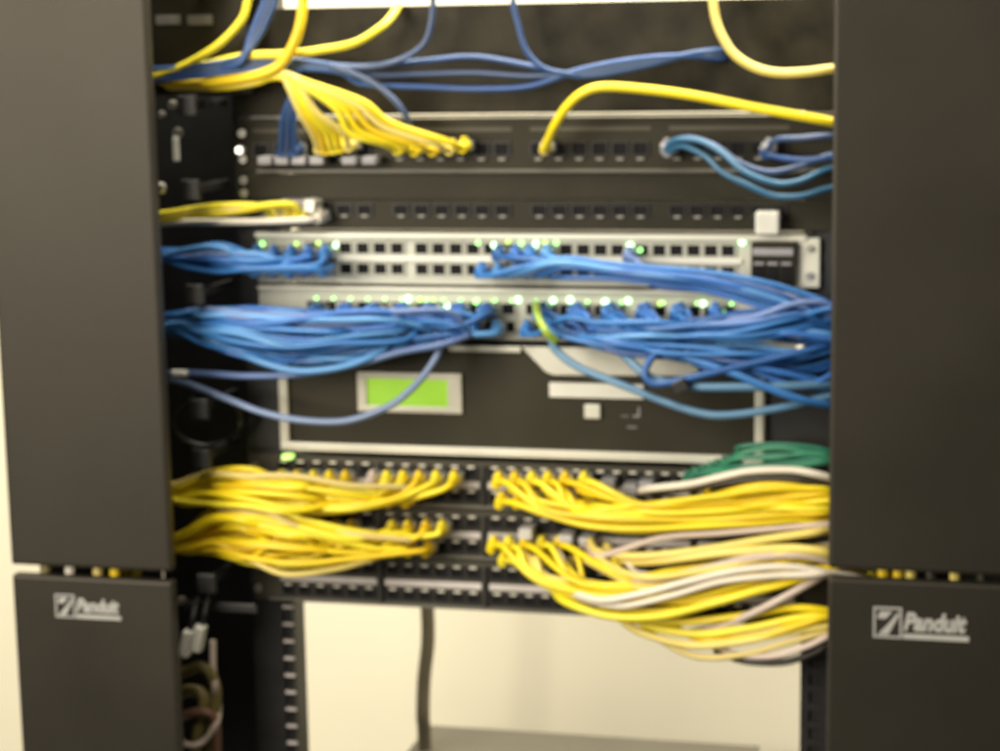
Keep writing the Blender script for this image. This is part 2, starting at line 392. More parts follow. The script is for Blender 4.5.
def manager(label, px_in, px_out, py_ref, seam_top, seam_bot, seam_px, logo_px, side):
    xi = W(px_in, py_ref, YD).x; xo = W(px_out, py_ref, YD).x
    x0, x1 = min(xi, xo), max(xi, xo)
    t = thing('cable_manager', ((x0+x1)/2, 0, ZB), label, 'cable manager', 'vertical cable managers beside the rack')
    zs1 = W(seam_px, seam_top, YD).z; zs0 = W(seam_px, seam_bot, YD).z
    b = MB(); b.box(x0, x1, YD, YD+.012, zs1, ZT, M['door'], .0030); d1 = b.obj('upper_door', t)
    b = MB(); b.box(x0, x1, YD, YD+.012, ZB, zs0, M['door'], .0030); d2 = b.obj('lower_door', t)
    lp = W(logo_px[0], logo_px[1], YD)
    logo_mesh(logo_px[2]*MM*.94, lp.z, lp.x, YD).obj('logo', d2)
    # channel: outer side wall, back, comb fingers
    if side < 0: so, si = x0+.020, pl0-.001
    else: so, si = x1-.020, pr1+.001
    b = MB(); b.box(so-.0015, so+.0015, YD+.016, .14, ZB, ZT, M['black']); b.obj('side_wall', t)
    b = MB(); b.box(min(so, si)+.002, max(so, si), .14, .143, ZB, ZT, M['black']); b.obj('back_panel', t)
    b = MB(); b.box(si-.0015, si+.0015, .006, .14, ZB, ZT, M['black']); b.obj('inner_wall', t)
    return t, x0, x1, zs0, zs1, so, si
tl, lx0, lx1, lz0, lz1, lso, lsi = manager('left black cable manager with closed door, logo and pale wall beside it', 167, 6, 480, 569, 578.5, 100, (88, 607, 73), -1)
tr, rx0, rx1, rz0, rz1, rso, rsi = manager('right black cable manager with darker closed door beside the cord ends', 829, 1064, 480, 573, 582, 930, (921, 624, 88), 1)
# comb fingers between the horizontal slots at the mouth of each channel
for t_, xx, sgn in ((tl, pl0-.010, -1), (tr, pr1+.010, 1)):
    for py in (-20, 45, 100, 185, 290, 405, 455, 580, 640, 690, 745):
        if sgn < 0 and py in (45, 640, 690, 745): continue
        z = ZP(py, -.02)
        b = MB(); b.box(xx-.003, xx+.003, -.075, .006, z-.0035, z+.0035, M['black'], .0012)
        b.box(xx-.008, xx+.008, -.081, -.075, z-.0085, z+.0085, M['black'], .0012); b.obj('finger', t_)
# bracket with bright screw, ring, knob, screws in the left channel
p0, p1 = W(172, 603, -.06), W(256, 603, -.06)
b = MB(); b.box(p0.x-.02, p1.x, -.062, -.058, p0.z-.005, p0.z+.003, M['rail'], .001); b.obj('bracket', tl)
for px, py, r in ((181, 601, .0042), (172, 105, .004), (177, 133, .0045), (240, 150, .0040), (161, 115, .0035), (160, 188, .0048)):
    p = W(px, py, -.062); b = MB(); b.cyl(p, r, .005, (0, -1, 0), M['steel'], 14, r*.75); b.obj('screw', tl)
p = W(180, 373, -.062); b = MB(); b.box(p.x-.0075, p.x+.0075, p.y-.003, p.y+.003, p.z-.0024, p.z+.0024, M['white'], .0018); b.obj('knob', tl)
ring = [W(207+34*math.cos(a), 420+26*math.sin(a), -.03+.012*math.sin(a)) for a in [math.pi*2*k/20 for k in range(21)]]
b = MB(); b.tube(ring, .0022, M['black'], 8); b.obj('cable_ring', tl)
# grey tags with print up left
for px in (168, 200):
    p = W(px, 20, -.03); b = MB(); b.box(p.x-.011, p.x+.011, -.031, -.029, p.z-.004, p.z+.004, M['grprint'], .0005); b.obj('print_tag', tl)
b = MB(); p = W(185, 30, -.026); b.box(W(150, 30, -.026).x, W(250, 30, -.026).x, -.0285, -.0255, W(185, 95, -.026).z, W(185, -30, -.026).z, M['panel'], .002); b.obj('front_plate', tl)
# white tag
p = W(177, 149, -.064); b = MB(); b.box(p.x-.0026, p.x+.0026, -.067, -.064, p.z-.010, p.z+.010, M['white'], .0008)
o = b.obj('label_tag', None, p); tag(o, 'narrow upright white tag in the dark gap beside the left door', 'tag')

# cords seen through the slots between upper and lower doors, and hanging in the channels
def slot_cord(px, py, y, m, label, r=.0042):
    return cable(pxpath([(px, py-60, y+.012), (px, py-25, y+.004), (px, py, y), (px+2, py+30, y+.003), (px+5, py+80, y+.012)]), r, m, label, name='slot_cord')
for px, m, lab in ((46, BRN[0], 'olive cord behind the left door slot, nearest the wall'), (70, WHT[0], 'white cord showing through the left door slot above the logo'),
                   (98, PALEY[1], 'straw coloured cord in the left door slot right of the white one'), (115, YEL[1], 'yellow cord in the left door slot, nearest the rack')):
    slot_cord(px, 575, YD+.0175, m, lab)
for px, m, lab in ((883, YEL[1], 'orange yellow cord in the right door slot, nearest the rack'), (898, YEL[1], 'orange yellow cord in the right door slot, second from the rack'),
                   (911, PALEY[0], 'pale yellow cord in the right door slot above the logo'), (931, BRN[2], 'black cord behind the right door slot left of the lone pale one'),
                   (955, PALEY[0], 'pale yellow cord in the right door slot, set apart at right'), (982, BRN[2], 'dark cord in the right door slot, farthest from the rack')):
    slot_cord(px, 577, YD+.0175, m, lab)
# bottom left channel: two white connectors and brown loops
for dx, lab in ((187, 'left one of two tilted white connectors low in the left channel'), (199, 'right one of two tilted white connectors low in the left channel')):
    p = W(dx, 641 + (2 if dx < 190 else -3), -.085); b = MB(); rt = Matrix.Rotation(.22, 4, 'Y')
    b.box(p.x-.0042, p.x+.0042, -.091, -.079, p.z-.0115, p.z+.0115, M['white'], .0012, rt)
    o = b.obj('connector', None, p); tag(o, lab, 'connector', 'white connectors low in the left channel')
    b = MB(); b.tube([p+Vector((.0025, .002, .011)), p+Vector((.004, .006, .022)), p+Vector((.004, .02, .035))], .0024, M['black']); b.obj('lead', o)
for L, m, r, lab in (
    ([(150, 690, -.04), (185, 672, -.055), (205, 668, -.06), (216, 690, -.055), (212, 730, -.05), (205, 790, -.04)], BRN[0], .0050, 'olive cord looping under the white connectors in the left channel'),
    ([(150, 705, -.03), (190, 690, -.045), (204, 700, -.05), (198, 735, -.05), (190, 790, -.04)], BRN[0], .0055, 'second olive cord bent lower down in the left channel'),
    ([(150, 740, -.05), (185, 715, -.06), (212, 715, -.06), (217, 745, -.055), (214, 800, -.05)], BRN[1], .0040, 'brown cord at the lower edge of the left channel'),
    ([(213, 640, -.04), (213, 668, -.05), (215, 685, -.06), (213, 700, -.05), (208, 720, -.03)], WHT[1], .0030, 'short pale cord beside the olive loop in the left channel'),
    ([(160, 735, -.06), (190, 745, -.065), (205, 740, -.06), (217, 722, -.06), (219, 705, -.04)], WHT[1], .0028, 'pale cord crossing the brown loop at the bottom of the left channel'),
    ([(165, 640, -.05), (172, 650, -.055), (178, 665, -.05), (170, 700, -.04)], BRN[1], .0036, 'brown cord left of the white connectors')):
    cable(pxpath(L), r, m, lab, name='channel_cord')

# ------------------------------------------------------------------ loose cords across the top
def loose(L, r, m, lab, plug=False, group=None, boot=None):
    P = pxpath(L); pl = None
    if plug: pl = Vector((P[0].x, -.002, P[0].z)); P[0] = pl + Vector((0, -.022, -.0015))
    return cable(P, r, m, lab, group, pl, boot)
TOPY = -.045
loose([(262, -60, -.05), (254, -25, -.05), (248, 0, -.05), (241, 21, -.052), (217, 46, -.055), (182, 67, -.05), (150, 78, -.03), (120, 85, 0)], .0033, YEL[2], 'yellow cord curving down leftwards from the top left corner')
loose([(306, -60, -.06), (304, -20, -.06), (303, 2, -.06), (300, 25, -.062), (293, 45, -.062), (281, 64, -.06), (262, 74, -.058), (225, 81, -.05), (190, 83, -.04), (150, 80, -.02)], .0044, YEL[1], 'thickest orange yellow cord dropping from the top and turning left')
loose([(398, 6, -.008), (392, 16, -.020), (380, 28, -.035), (355, 43, -.045), (320, 50, -.048), (285, 54, -.05), (245, 56, -.05), (200, 66, -.04), (150, 76, -.02)], .0034, YEL[2], 'yellow cord sweeping left from its end under the top edge')
for i in range(3):
    d = i*5
    loose([(150, 74+d, -.01), (175, 72+d*.7, -.03), (205, 66+d*.6, -.045), (240, 58+d*.5, -.055), (258-4*i, 38, -.055), (268-5*i, 18, -.055), (276-5*i, -5, -.055), (282-5*i, -60, -.055)], .0028, [DIM[0], DIM[1], DIM[2]][i],
          ['deep blue', 'slate blue', 'mid blue'][i] + ' cord rising beside the orange yellow one at top left', False, 'blue cords rising at top left')
for i in range(3):
    loose([(140, 70+6*i, -.02), (180, 68+5*i, -.05), (230, 62+5*i, -.05), (290, 60+4*i, -.045), (340, 66+3*i, -.04), (375-6*i, 66+9*i, -.035), (425, 61+13*i, -.03), (475, 57+16*i, -.03), (530, 66+10*i, -.034), (580, 76-3*i, -.036), (640, 67-4*i, -.036), (690, 54+i, -.03), (715, 51+4*i, -.015), (728, 50+4*i, .002)], .0025,
          DIM[i], ['upper mid blue', 'middle slate', 'lower royal blue'][i]+' cord running along the blank top panel to its right part', False, 'blue cords along the top panel')
loose([(330, 66, -.04), (368, 67, -.042), (400, 60, -.043), (422, 46, -.043), (430, 28, -.043), (433, 0, -.043), (434, -60, -.043)], .0025, DIM[1], 'dim blue cord rising to the top edge left of centre')
loose([(513, -60, -.04), (513, 0, -.04), (518, 25, -.04), (527, 52, -.04), (548, 70, -.038), (590, 74, -.036), (640, 64, -.034), (700, 52, -.02), (722, 50, 0)], .0024, DIM[0], 'deep blue cord dropping from the top edge near the centre')
loose([(330, 66, -.045), (352, 73, -.045), (375, 84, -.045), (395, 101, -.045), (407, 118, -.040), (412, 138, -.024)], .0026, DIM[1], 'slate blue cord slanting down beside the yellow fan')
for i in range(3):
    loose([(283+6*i, 150, -.02), (282+6*i, 135, -.035), (284+5*i, 115, -.045), (292+4*i, 95, -.048), (300, 80, -.045), (290, 68, -.045), (250, 68, -.04), (180, 76, -.03)], .0026, DIM[0] if i != 1 else DIM[1],
          ['first', 'second', 'third'][i]+' of three dark blue cords left of the yellow fan, from the left', True, 'dark blue cords left of the yellow fan')
# yellow fan
fan = [(316, 148), (323, 149), (330, 148), (337, 147), (346, 146), (395, 149), (412, 150), (430, 150), (447, 149), (460, 147)]
for i, (x, y) in enumerate(fan):
    f = i/9
    L = [(x, y, -.03)]
    if x < 380: L += [(x-3, y-14, -.040), (300+i*4, 112, -.055), (289+i*3, 88, -.058)]
    else: L += [(x-14, y-6, -.042), (x-45-(i-5)*6, y-16-2*(i-5), -.052), (335+(i-5)*7, 108-(i-5)*1.5, -.058), (300+(i-5)*3, 84, -.060)]
    L += [(280, 73+(i % 4)*1.5, -.056), (255, 75+(i % 5)*2, -.052), (210, 80+(i % 5)*2, -.04), (150, 82+(i % 3)*3, -.02)]
    loose(L, .0029, YEL[i % 3] if i % 4 else PALEY[0], ORD[i]+' yellow cord from the left in the fan spreading below the top panel', True, 'yellow fan of cords at upper left')
loose([(703, -60, -.04), (709, -20, -.045), (713, 2, -.05), (716, 20, -.052), (723, 38, -.054), (735, 55, -.055), (756, 68, -.056), (780, 73, -.058), (808, 72, -.058), (834, 69, -.05), (870, 70, -.02), (880, 90, .02)], .0036, PALEY[0], 'yellow cord dropping from the top and leaving right near the corner')
loose([(545, 148, -.02), (549, 138, -.036), (555, 125, -.045), (567, 107, -.052), (583, 93, -.056), (605, 87, -.058), (650, 90, -.060), (700, 97, -.060), (750, 107, -.060), (800, 116, -.058), (832, 122, -.05), (870, 130, -.02), (880, 150, .02)], .0038, YEL[0], 'single yellow cord arching from the upper patch panel to the right', True, None, PALEY[1])
for i, (L, m) in enumerate((
    ([(666, 148, -.02), (676, 140, -.036), (700, 141, -.045), (722, 153, -.05), (745, 172, -.055), (775, 183, -.055), (800, 181, -.055), (832, 168, -.045), (870, 170, -.01)], CYAN[0]),
    ([(668, 150, -.02), (682, 146, -.036), (705, 156, -.045), (722, 172, -.05), (745, 184, -.052), (772, 195, -.05), (800, 196, -.05), (832, 188, -.04), (870, 190, -.01)], CYAN[0]),
    ([(664, 150, -.02), (672, 142, -.03), (690, 138, -.04), (715, 146, -.045), (740, 163, -.047), (770, 172, -.047), (800, 166, -.045), (832, 155, -.04), (870, 155, -.01)], DIM[1]))):
    loose(L, .0025, m, ['upper cyan cord sagging from the upper patch panel at right', 'lowest cyan cord sagging from the upper patch panel at right', 'slate cord of the sagging trio at upper right'][i], i != 2, 'blue cords sagging at upper right', M['greyp'])
loose([(768, 148, -.02), (776, 140, -.034), (800, 138, -.045), (832, 136, -.045), (870, 140, -.01)], .0025, DIM[1], 'short slate cord leaving right from its own plug at upper right', True, None, M['greyp'])
loose([(766, 152, -.02), (782, 158, -.034), (805, 160, -.045), (832, 158, -.045), (870, 160, -.01)], .0024, DIM[0], 'short dark blue cord below the slate one at upper right', True)

# slim panel: yellow, white and lilac cords at its left end
for i in range(4):
    loose([(272+10*i, 212, -.02), (262+9*i, 207-i, -.036), (240, 205+3*i-(6 if i == 3 else 0), -.045), (205, 207+4*i-(8 if i == 3 else 0), -.045), (175, 212+2*i, -.04), (145, 216+i*2, -.01)], .0027, [YEL[2], PALEY[0], YEL[0], YEL[2]][i],
          ORD[i]+' from the left of four yellow cords in the slim patch panel', True, 'yellow cords in the slim patch panel')
loose([(318, 217, -.02), (305, 220, -.034), (270, 221, -.042), (220, 222, -.04), (180, 222, -.03), (145, 224, 0)], .0030, WHT[0], 'white cord along the bottom of the slim patch panel at left', True)
for i, px in enumerate((291, 303, 314)):
    p = W(px, 205, -.012); b = MB(); b.box(p.x-.0050, p.x+.0050, -.026, -.003, p.z-.0052, p.z+.0052, M['greyp'] if i != 2 else M['white'], .0012, Matrix.Rotation(.2, 4, 'Y'))
    o = b.obj('plug_cover', None, p); tag(o, ['left grey', 'middle grey', 'right white'][i]+' plug cover at the left end of the slim patch panel', 'plug cover', 'plug covers in the slim panel')
for i, px in enumerate((268, 285, 302, 320, 352, 372)):
    p = W(px, 160, -.012); b = MB(); b.box(p.x-.0062, p.x+.0062, -.022, -.004, p.z-.0034, p.z+.0034, M['greyp'], .0012)
    o = b.obj('plug_cover', None, p); tag(o, ORD[i]+' grey plug cover from the left along the upper patch panel', 'plug cover', 'grey plug covers on the upper patch panel')

# ------------------------------------------------------------------ bundles
def bundle(plugs, lanes, mats, labeler, group, r=CR, seed=1, exit_=None, boot=True, order=None, per=6, jit=.045):
    """plugs: (x px, z m or None, py). lanes: stations [(px, ytop, ybottom, depth_top, depth_bottom)] in travel order."""
    rr = random.Random(seed); n = len(plugs)
    T = [(i+.5)/n for i in range(n)]
    if order == 'rand': rr.shuffle(T)
    elif order == 'rev': T = T[::-1]
    left = lanes[-1][0] < plugs[0][0]
    for i, (px, py) in enumerate(plugs):
        t = T[i]; P = []
        p = W(px, py, -.002); pl = Vector((p.x, -.002, p.z))
        P.append(pl + Vector((0, -.021 if boot else -.003, -.0015)))
        sgn = -1 if left else 1
        P.append(W(px+sgn*6, py+5+rr.uniform(0, 3), -.040-rr.uniform(0, .006)))
        tt = t; dr = rr.random()
        for (sx, ya, yb, da, db) in lanes:
            if (left and sx > px-14) or (not left and sx < px+14): continue
            tt = min(1, max(0, tt + rr.gauss(0, jit)))
            y = ya + (yb-ya)*tt + rr.gauss(0, .5)
            dr = min(1, max(0, dr + rr.gauss(0, .18))); d = da + (db-da)*dr
            P.append(W(sx + rr.uniform(-5, 5), y, d))
        if exit_:
            for (ex, ey, ed) in exit_: P.append(W(ex+rr.uniform(-4, 4), ey+rr.uniform(-6, 6), ed+rr.uniform(-.008, .008)))
        m = mats[i % len(mats)] if not callable(mats) else mats(i, t)
        cable(P, r*rr.uniform(.93, 1.07), m, labeler(i), group, pl if boot else None, per=per)
def yl(txt): return lambda i: ORD[i] + ' plug from the left: ' + txt
LEX = lambda y: [(148, y, -.015), (135, y+25, .03), (128, y+90, .05)]
REX = lambda y: [(852, y+2, -.03), (872, y+25, .015), (882, y+100, .03)]

# yellow upper left
bundle([(x, 476) for x in (286, 302, 318, 334, 350, 391, 407, 423, 440, 458)],
       [(440, 482, 492, -.045, -.055), (400, 484, 502, -.045, -.06), (350, 480, 512, -.045, -.068), (300, 474, 512, -.045, -.07), (250, 470, 506, -.045, -.07), (210, 471, 503, -.04, -.06), (180, 484, 500, -.03, -.045)],
       YEL, lambda i: 'yellow cord in the upper left bundle, '+ORD[i]+' plug from the left', 'yellow cords of the upper left bundle', seed=3, exit_=LEX(492))
bundle([(x, 496) for x in (290, 307, 323, 340, 356, 395, 412)],
       [(400, 492, 506, -.045, -.055), (350, 490, 514, -.045, -.068), (300, 480, 512, -.05, -.07), (250, 474, 506, -.05, -.07), (210, 474, 504, -.04, -.06), (180, 486, 502, -.03, -.045)],
       YEL, lambda i: 'yellow cord in the upper left bundle, '+ORD[i]+' plug along the lower row', 'yellow cords of the upper left bundle', seed=4, exit_=LEX(494), order='rand')
# yellow lower left
bundle([(x, 525) for x in (290, 306, 322, 339, 355, 396, 412, 430, 446)],
       [(430, 534, 546, -.045, -.055), (400, 536, 553, -.045, -.06), (350, 528, 558, -.05, -.07), (300, 514, 563, -.05, -.075), (250, 506, 558, -.05, -.07), (215, 512, 552, -.04, -.06), (185, 532, 550, -.03, -.045)],
       YEL, lambda i: 'yellow cord in the lower left bundle, '+ORD[i]+' plug from the left', 'yellow cords of the lower left bundle', seed=7, exit_=LEX(542), order='rev')
bundle([(x, 545) for x in (294, 310, 326, 342, 358, 399, 415, 432)],
       [(400, 543, 553, -.045, -.055), (350, 536, 561, -.05, -.07), (300, 520, 566, -.05, -.075), (250, 508, 562, -.05, -.07), (215, 514, 554, -.04, -.06), (185, 534, 552, -.03, -.045)],
       YEL, lambda i: 'yellow cord in the lower left bundle, '+ORD[i]+' plug along the lower row', 'yellow cords of the lower left bundle', seed=9, exit_=LEX(544), order='rand')
loose([(392, 550, -.03), (370, 560, -.05), (330, 570, -.06), (285, 574, -.065), (250, 560, -.06), (215, 548, -.05), (180, 545, -.035), (150, 545, -.01)], .0027, PALEY[0], 'pale yellow cord sagging lowest under the lower left bundle')
# gray plug in upper left yellow row
loose([(371, 480, -.02), (366, 490, -.04), (350, 500, -.05), (310, 498, -.055), (260, 488, -.06), (200, 488, -.045), (150, 494, -.01)], .0029, WHT[1], 'pinkish grey cord among the yellow plugs of the upper left bundle', True)
# yellow upper right
bundle([(x, 477) for x in (502, 518, 535, 551, 568, 587)],
       [(540, 499, 512, -.05, -.06), (580, 500, 522, -.05, -.065), (640, 502, 528, -.05, -.07), (700, 500, 528, -.05, -.07), (760, 494, 526, -.05, -.07), (800, 491, 524, -.05, -.065), (832, 492, 522, -.04, -.06)],
       YEL, lambda i: 'yellow cord in the upper right bundle, '+ORD[i]+' plug from the left', 'yellow cords of the upper right bundle', seed=12, exit_=REX(506), order='rev', r=.0028)
bundle([(x, 497) for x in (505, 522, 538, 554, 572, 590)],
       [(545, 505, 515, -.05, -.06), (590, 506, 526, -.05, -.065), (640, 506, 529, -.05, -.07), (700, 500, 526, -.05, -.07), (760, 494, 522, -.05, -.07), (800, 490, 520, -.05, -.065), (832, 490, 520, -.04, -.06)],
       YEL, lambda i: 'yellow cord in the upper right bundle, '+ORD[i]+' plug along the lower row', 'yellow cords of the upper right bundle', seed=14, exit_=REX(506), order='rev', r=.0028)
for i in range(2):
    loose([(706+10*i, 500+4*i, -.03), (722+8*i, 494+3*i, -.05), (750, 487+5*i, -.06), (780, 485+5*i, -.062), (810, 489+5*i, -.06), (834, 493+4*i, -.05), (870, 500, -.02), (878, 530, .02)], .0033, YEL[1], ['upper', 'lower'][i]+' yellow cord humped over the upper right bundle', True, 'humped yellow cords at right')
# yellow lower right
bundle([(x, 541) for x in (497, 512, 528, 545, 562)],
       [(530, 562, 578, -.05, -.06), (570, 572, 594, -.05, -.07), (620, 574, 604, -.05, -.075), (680, 566, 606, -.05, -.075), (740, 556, 596, -.05, -.075), (790, 548, 578, -.05, -.07), (832, 546, 574, -.04, -.06)],
       YEL[:1]+YEL[2:], lambda i: 'yellow cord in the lower right bundle, '+ORD[i]+' plug from the left', 'yellow cords of the lower right bundle', seed=21, exit_=REX(560), order='rev', r=.0027)
bundle([(x, 554) for x in (508, 530, 553, 578)],
       [(545, 572, 586, -.05, -.06), (590, 580, 604, -.05, -.07), (640, 582, 612, -.05, -.075), (700, 572, 610, -.05, -.075), (750, 560, 596, -.05, -.075), (795, 550, 582, -.05, -.07), (832, 548, 574, -.04, -.06)],
       YEL[2:]+PALEY[:1], lambda i: 'yellow cord in the lower right bundle, '+ORD[i]+' plug along the lower row', 'yellow cords of the lower right bundle', seed=22, exit_=REX(560), order='rev', r=.0027)
for i, (L, m, r, lab) in enumerate((
    ([(590, 540, -.03), (600, 552, -.045), (640, 556, -.06), (700, 550, -.068), (760, 540, -.07), (810, 533, -.068), (834, 530, -.05), (870, 535, -.01)], PALEY[0], .0033, 'pale yellow cord along the top of the lower right bundle'),
    ([(606, 546, -.03), (620, 560, -.045), (660, 560, -.06), (720, 553, -.07), (780, 549, -.075), (815, 551, -.072), (834, 556, -.06), (870, 565, -.02)], PALEY[0], .0042, 'thick lemon cord ending the lower right bundle at the door'),
    ([(556, 580, -.03), (570, 590, -.06), (600, 600, -.080), (640, 594, -.085), (690, 581, -.085), (740, 570, -.083), (790, 567, -.08), (834, 574, -.065), (870, 580, -.02)], WHT[0], .0030, 'white cord winding across the front of the lower right bundle'),
    ([(565, 584, -.03), (580, 597, -.06), (620, 606, -.080), (670, 596, -.085), (720, 582, -.085), (770, 576, -.083), (810, 575, -.08), (834, 574, -.065), (870, 580, -.02)], WHT[0], .0027, 'second white cord just below the first in the lower right bundle'),
    ([(600, 560, -.03), (610, 572, -.055), (650, 580, -.07), (700, 570, -.077), (750, 558, -.077), (800, 555, -.075), (834, 562, -.06), (870, 568, -.02)], WHT[1], .0032, 'pinkish white cord behind the white pair in the lower right bundle'),
    ([(552, 588, -.03), (566, 602, -.06), (610, 616, -.075), (660, 616, -.08), (710, 604, -.08), (760, 590, -.08), (834, 572, -.05), (870, 575, -.01)], YEL[2], .0036, 'lemon cord hanging lowest along the left of the lower right bundle'),
    ([(690, 632, -.04), (720, 626, -.06), (755, 612, -.075), (790, 594, -.078), (834, 570, -.06), (865, 560, -.02)], WHT[1], .0032, 'pinkish cord slanting up to the right door'),
    ([(600, 606, -.03), (625, 618, -.05), (680, 622, -.062), (740, 616, -.068), (790, 608, -.07), (834, 612, -.06), (870, 620, -.02)], YEL[0], .0033, 'yellow cord along the underside of the bottom right tangle'),
    ([(620, 608, -.03), (650, 626, -.05), (700, 634, -.062), (750, 628, -.068), (800, 618, -.07), (834, 618, -.06), (870, 625, -.02)], YEL[2], .0036, 'lemon cord in the middle of the bottom right tangle'),
    ([(612, 612, -.03), (640, 632, -.05), (690, 645, -.062), (740, 642, -.068), (790, 632, -.07), (834, 626, -.06), (870, 630, -.02)], PALEY[0], .0033, 'pale yellow cord low in the bottom right tangle'),
    ([(632, 612, -.03), (655, 636, -.045), (695, 656, -.058), (740, 655, -.064), (790, 642, -.068), (834, 630, -.06), (870, 632, -.02)], PALEY[1], .0028, 'straw cord drooping lowest before the cream wall'),
    ([(650, 612, -.03), (670, 626, -.05), (710, 640, -.06), (760, 636, -.069), (800, 625, -.072), (834, 616, -.06), (870, 622, -.02)], YEL[1], .0034, 'orange yellow cord at the front of the bottom right tangle'),
    ([(705, 640, -.04), (735, 654, -.06), (775, 656, -.068), (810, 645, -.068), (834, 634, -.06), (865, 632, -.02)], WHT[1], .0028, 'pinkish cord at the very bottom of the right tangle'),
    ([(715, 650, -.04), (745, 661, -.055), (785, 662, -.06), (815, 652, -.06), (834, 640, -.055), (865, 640, -.02)], BRN[2], .0030, 'dark cord under the pinkish one at the bottom right'),
    ([(586, 545, -.03), (600, 556, -.05), (660, 538, -.062), (720, 533, -.066), (780, 528, -.066), (834, 524, -.055), (865, 524, -.02)], WHT[1], .0028, 'thin pinkish cord between the two right yellow bundles'))):
    loose(L, r, m, lab)
# clear plugs without cords in the lower right panels
for i, (px, py) in enumerate(((528, 531), (568, 537), (588, 540), (610, 482), (632, 487), (648, 484), (690, 482))):
    p = W(px, py, -.010); b = MB(); b.box(p.x-.0058, p.x+.0058, -.022, -.002, p.z-.0045, p.z+.0045, M['clear'] if i < 3 else M['greyp'], .0012)
    o = b.obj('dust_plug', None, p); tag(o, ['left', 'middle', 'right'][i]+' grey clear plug among the lower right yellow cords' if i < 3 else ['first', 'second', 'third', 'fourth'][i-3]+' grey plug right of the upper right yellow plugs', 'plug', 'grey plugs in the right panels')
# teal and white at the right, under the appliance
for i in range(7):
    k = R.uniform(-3, 3); j = R.uniform(-3, 3)
    loose([(688+7*i, 480-2.5*i, -.02), (700+7*i, 474-2.5*i, -.04), (738, 474-4.4*i+k, -.055), (775, 470-4.0*i+j, -.06), (810, 464-2.8*i+k, -.058), (834, 463-2*i-j, -.05), (870, 462, -.01)], .0021, GRN[i % 2], ORD[i]+' of the teal cords from the bottom at the lower right of the appliance', True, 'teal cords at right')
loose([(640, 491, -.02), (655, 488, -.045), (690, 484, -.058), (720, 477, -.064), (750, 471, -.066), (790, 470, -.066), (815, 474, -.064), (836, 480, -.05), (870, 490, -.01)], .0031, WHT[0], 'white cord under the teal cords at right')
loose([(655, 493, -.02), (670, 491, -.045), (710, 485, -.056), (760, 478, -.062), (805, 480, -.062), (836, 486, -.05), (870, 494, -.01)], .0030, BRN[2], 'dark cord just below the white cord at right')

# ------------------------------------------------------------------ blue
TANGL = 'blue cord within the thick blue tangle left of centre above the black appliance'
bundle([(x, y) for x in (262, 279, 296, 313, 330) for y in (252, 268)],
       [(310, 252, 270, -.045, -.06), (260, 248, 272, -.045, -.065), (220, 244, 270, -.045, -.06), (185, 248, 266, -.035, -.05)],
       BLU[:1]+BLU[2:]+SLATE[:1], lambda i: 'blue cord beside the upper switch at left, plugged in the '+['upper', 'lower'][i % 2]+' row, '+ORD[i//2]+' column', 'blue cords at the left of the upper switch', seed=31, exit_=LEX(258), r=.0025)
LB = [(310+14*k, 309 if k % 2 else 327) for k in range(14)]
LB2 = [(318+14*k, 327 if k % 2 else 311) for k in range(14)]
lanesL = [(490, 314, 338, -.045, -.06), (450, 312, 346, -.045, -.068), (400, 312, 352, -.045, -.078), (340, 312, 360, -.045, -.085), (290, 310, 362, -.045, -.085), (240, 308, 354, -.045, -.08), (205, 310, 344, -.04, -.07), (182, 314, 334, -.03, -.05)]
bundle(LB, lanesL, BLU, lambda i: TANGL, 'blue cords of the left tangle', seed=41, exit_=LEX(325), order='rand', r=.0025, jit=.07)
bundle(LB2, lanesL, BLU[:1]+BLU[2:]+SLATE[:1], lambda i: TANGL, 'blue cords of the left tangle', seed=42, exit_=LEX(327), order='rand', r=.0025, jit=.07)
RB = [(530+17*k, 309 if k % 2 else 327) for k in range(12)]
lanesR = [(560, 318, 340, -.045, -.06), (600, 322, 350, -.045, -.07), (650, 322, 356, -.045, -.078), (700, 320, 364, -.045, -.08), (750, 312, 374, -.045, -.08), (795, 304, 386, -.04, -.07), (832, 306, 392, -.035, -.055)]
TANGR = 'blue cord within the blue tangle right of centre, running to the right door'
bundle(RB, lanesR, BLU, lambda i: TANGR, 'blue cords of the right tangle', seed=51, exit_=REX(345), r=.0025, jit=.08, order='rand')
bundle([(542+17*k, 325 if k % 2 else 311) for k in range(9)], lanesR, BLU[:1]+BLU[2:]+SLATE[:1], lambda i: TANGR, 'blue cords of the right tangle', seed=52, exit_=REX(345), r=.0025, jit=.08, order='rand')
# upper switch right
bundle([(x, y) for x in (485, 502, 519, 533, 550) for y in (252, 269)][1:] + [(632, 254)],
       [(560, 258, 274, -.045, -.06), (610, 264, 279, -.045, -.06), (660, 269, 285, -.045, -.065), (710, 273, 292, -.045, -.065), (760, 282, 308, -.045, -.065), (800, 294, 324, -.04, -.06), (832, 302, 334, -.035, -.05)],
       BLU+SLATE[:1], lambda i: ('lone blue cord dropping from a port right of centre in the upper switch' if i == 9 else 'blue cord from the middle ports of the upper switch, '+ORD[i]+' plug from the left'), 'blue cords from the middle of the upper switch', seed=61, exit_=REX(325), r=.0025, jit=.06)

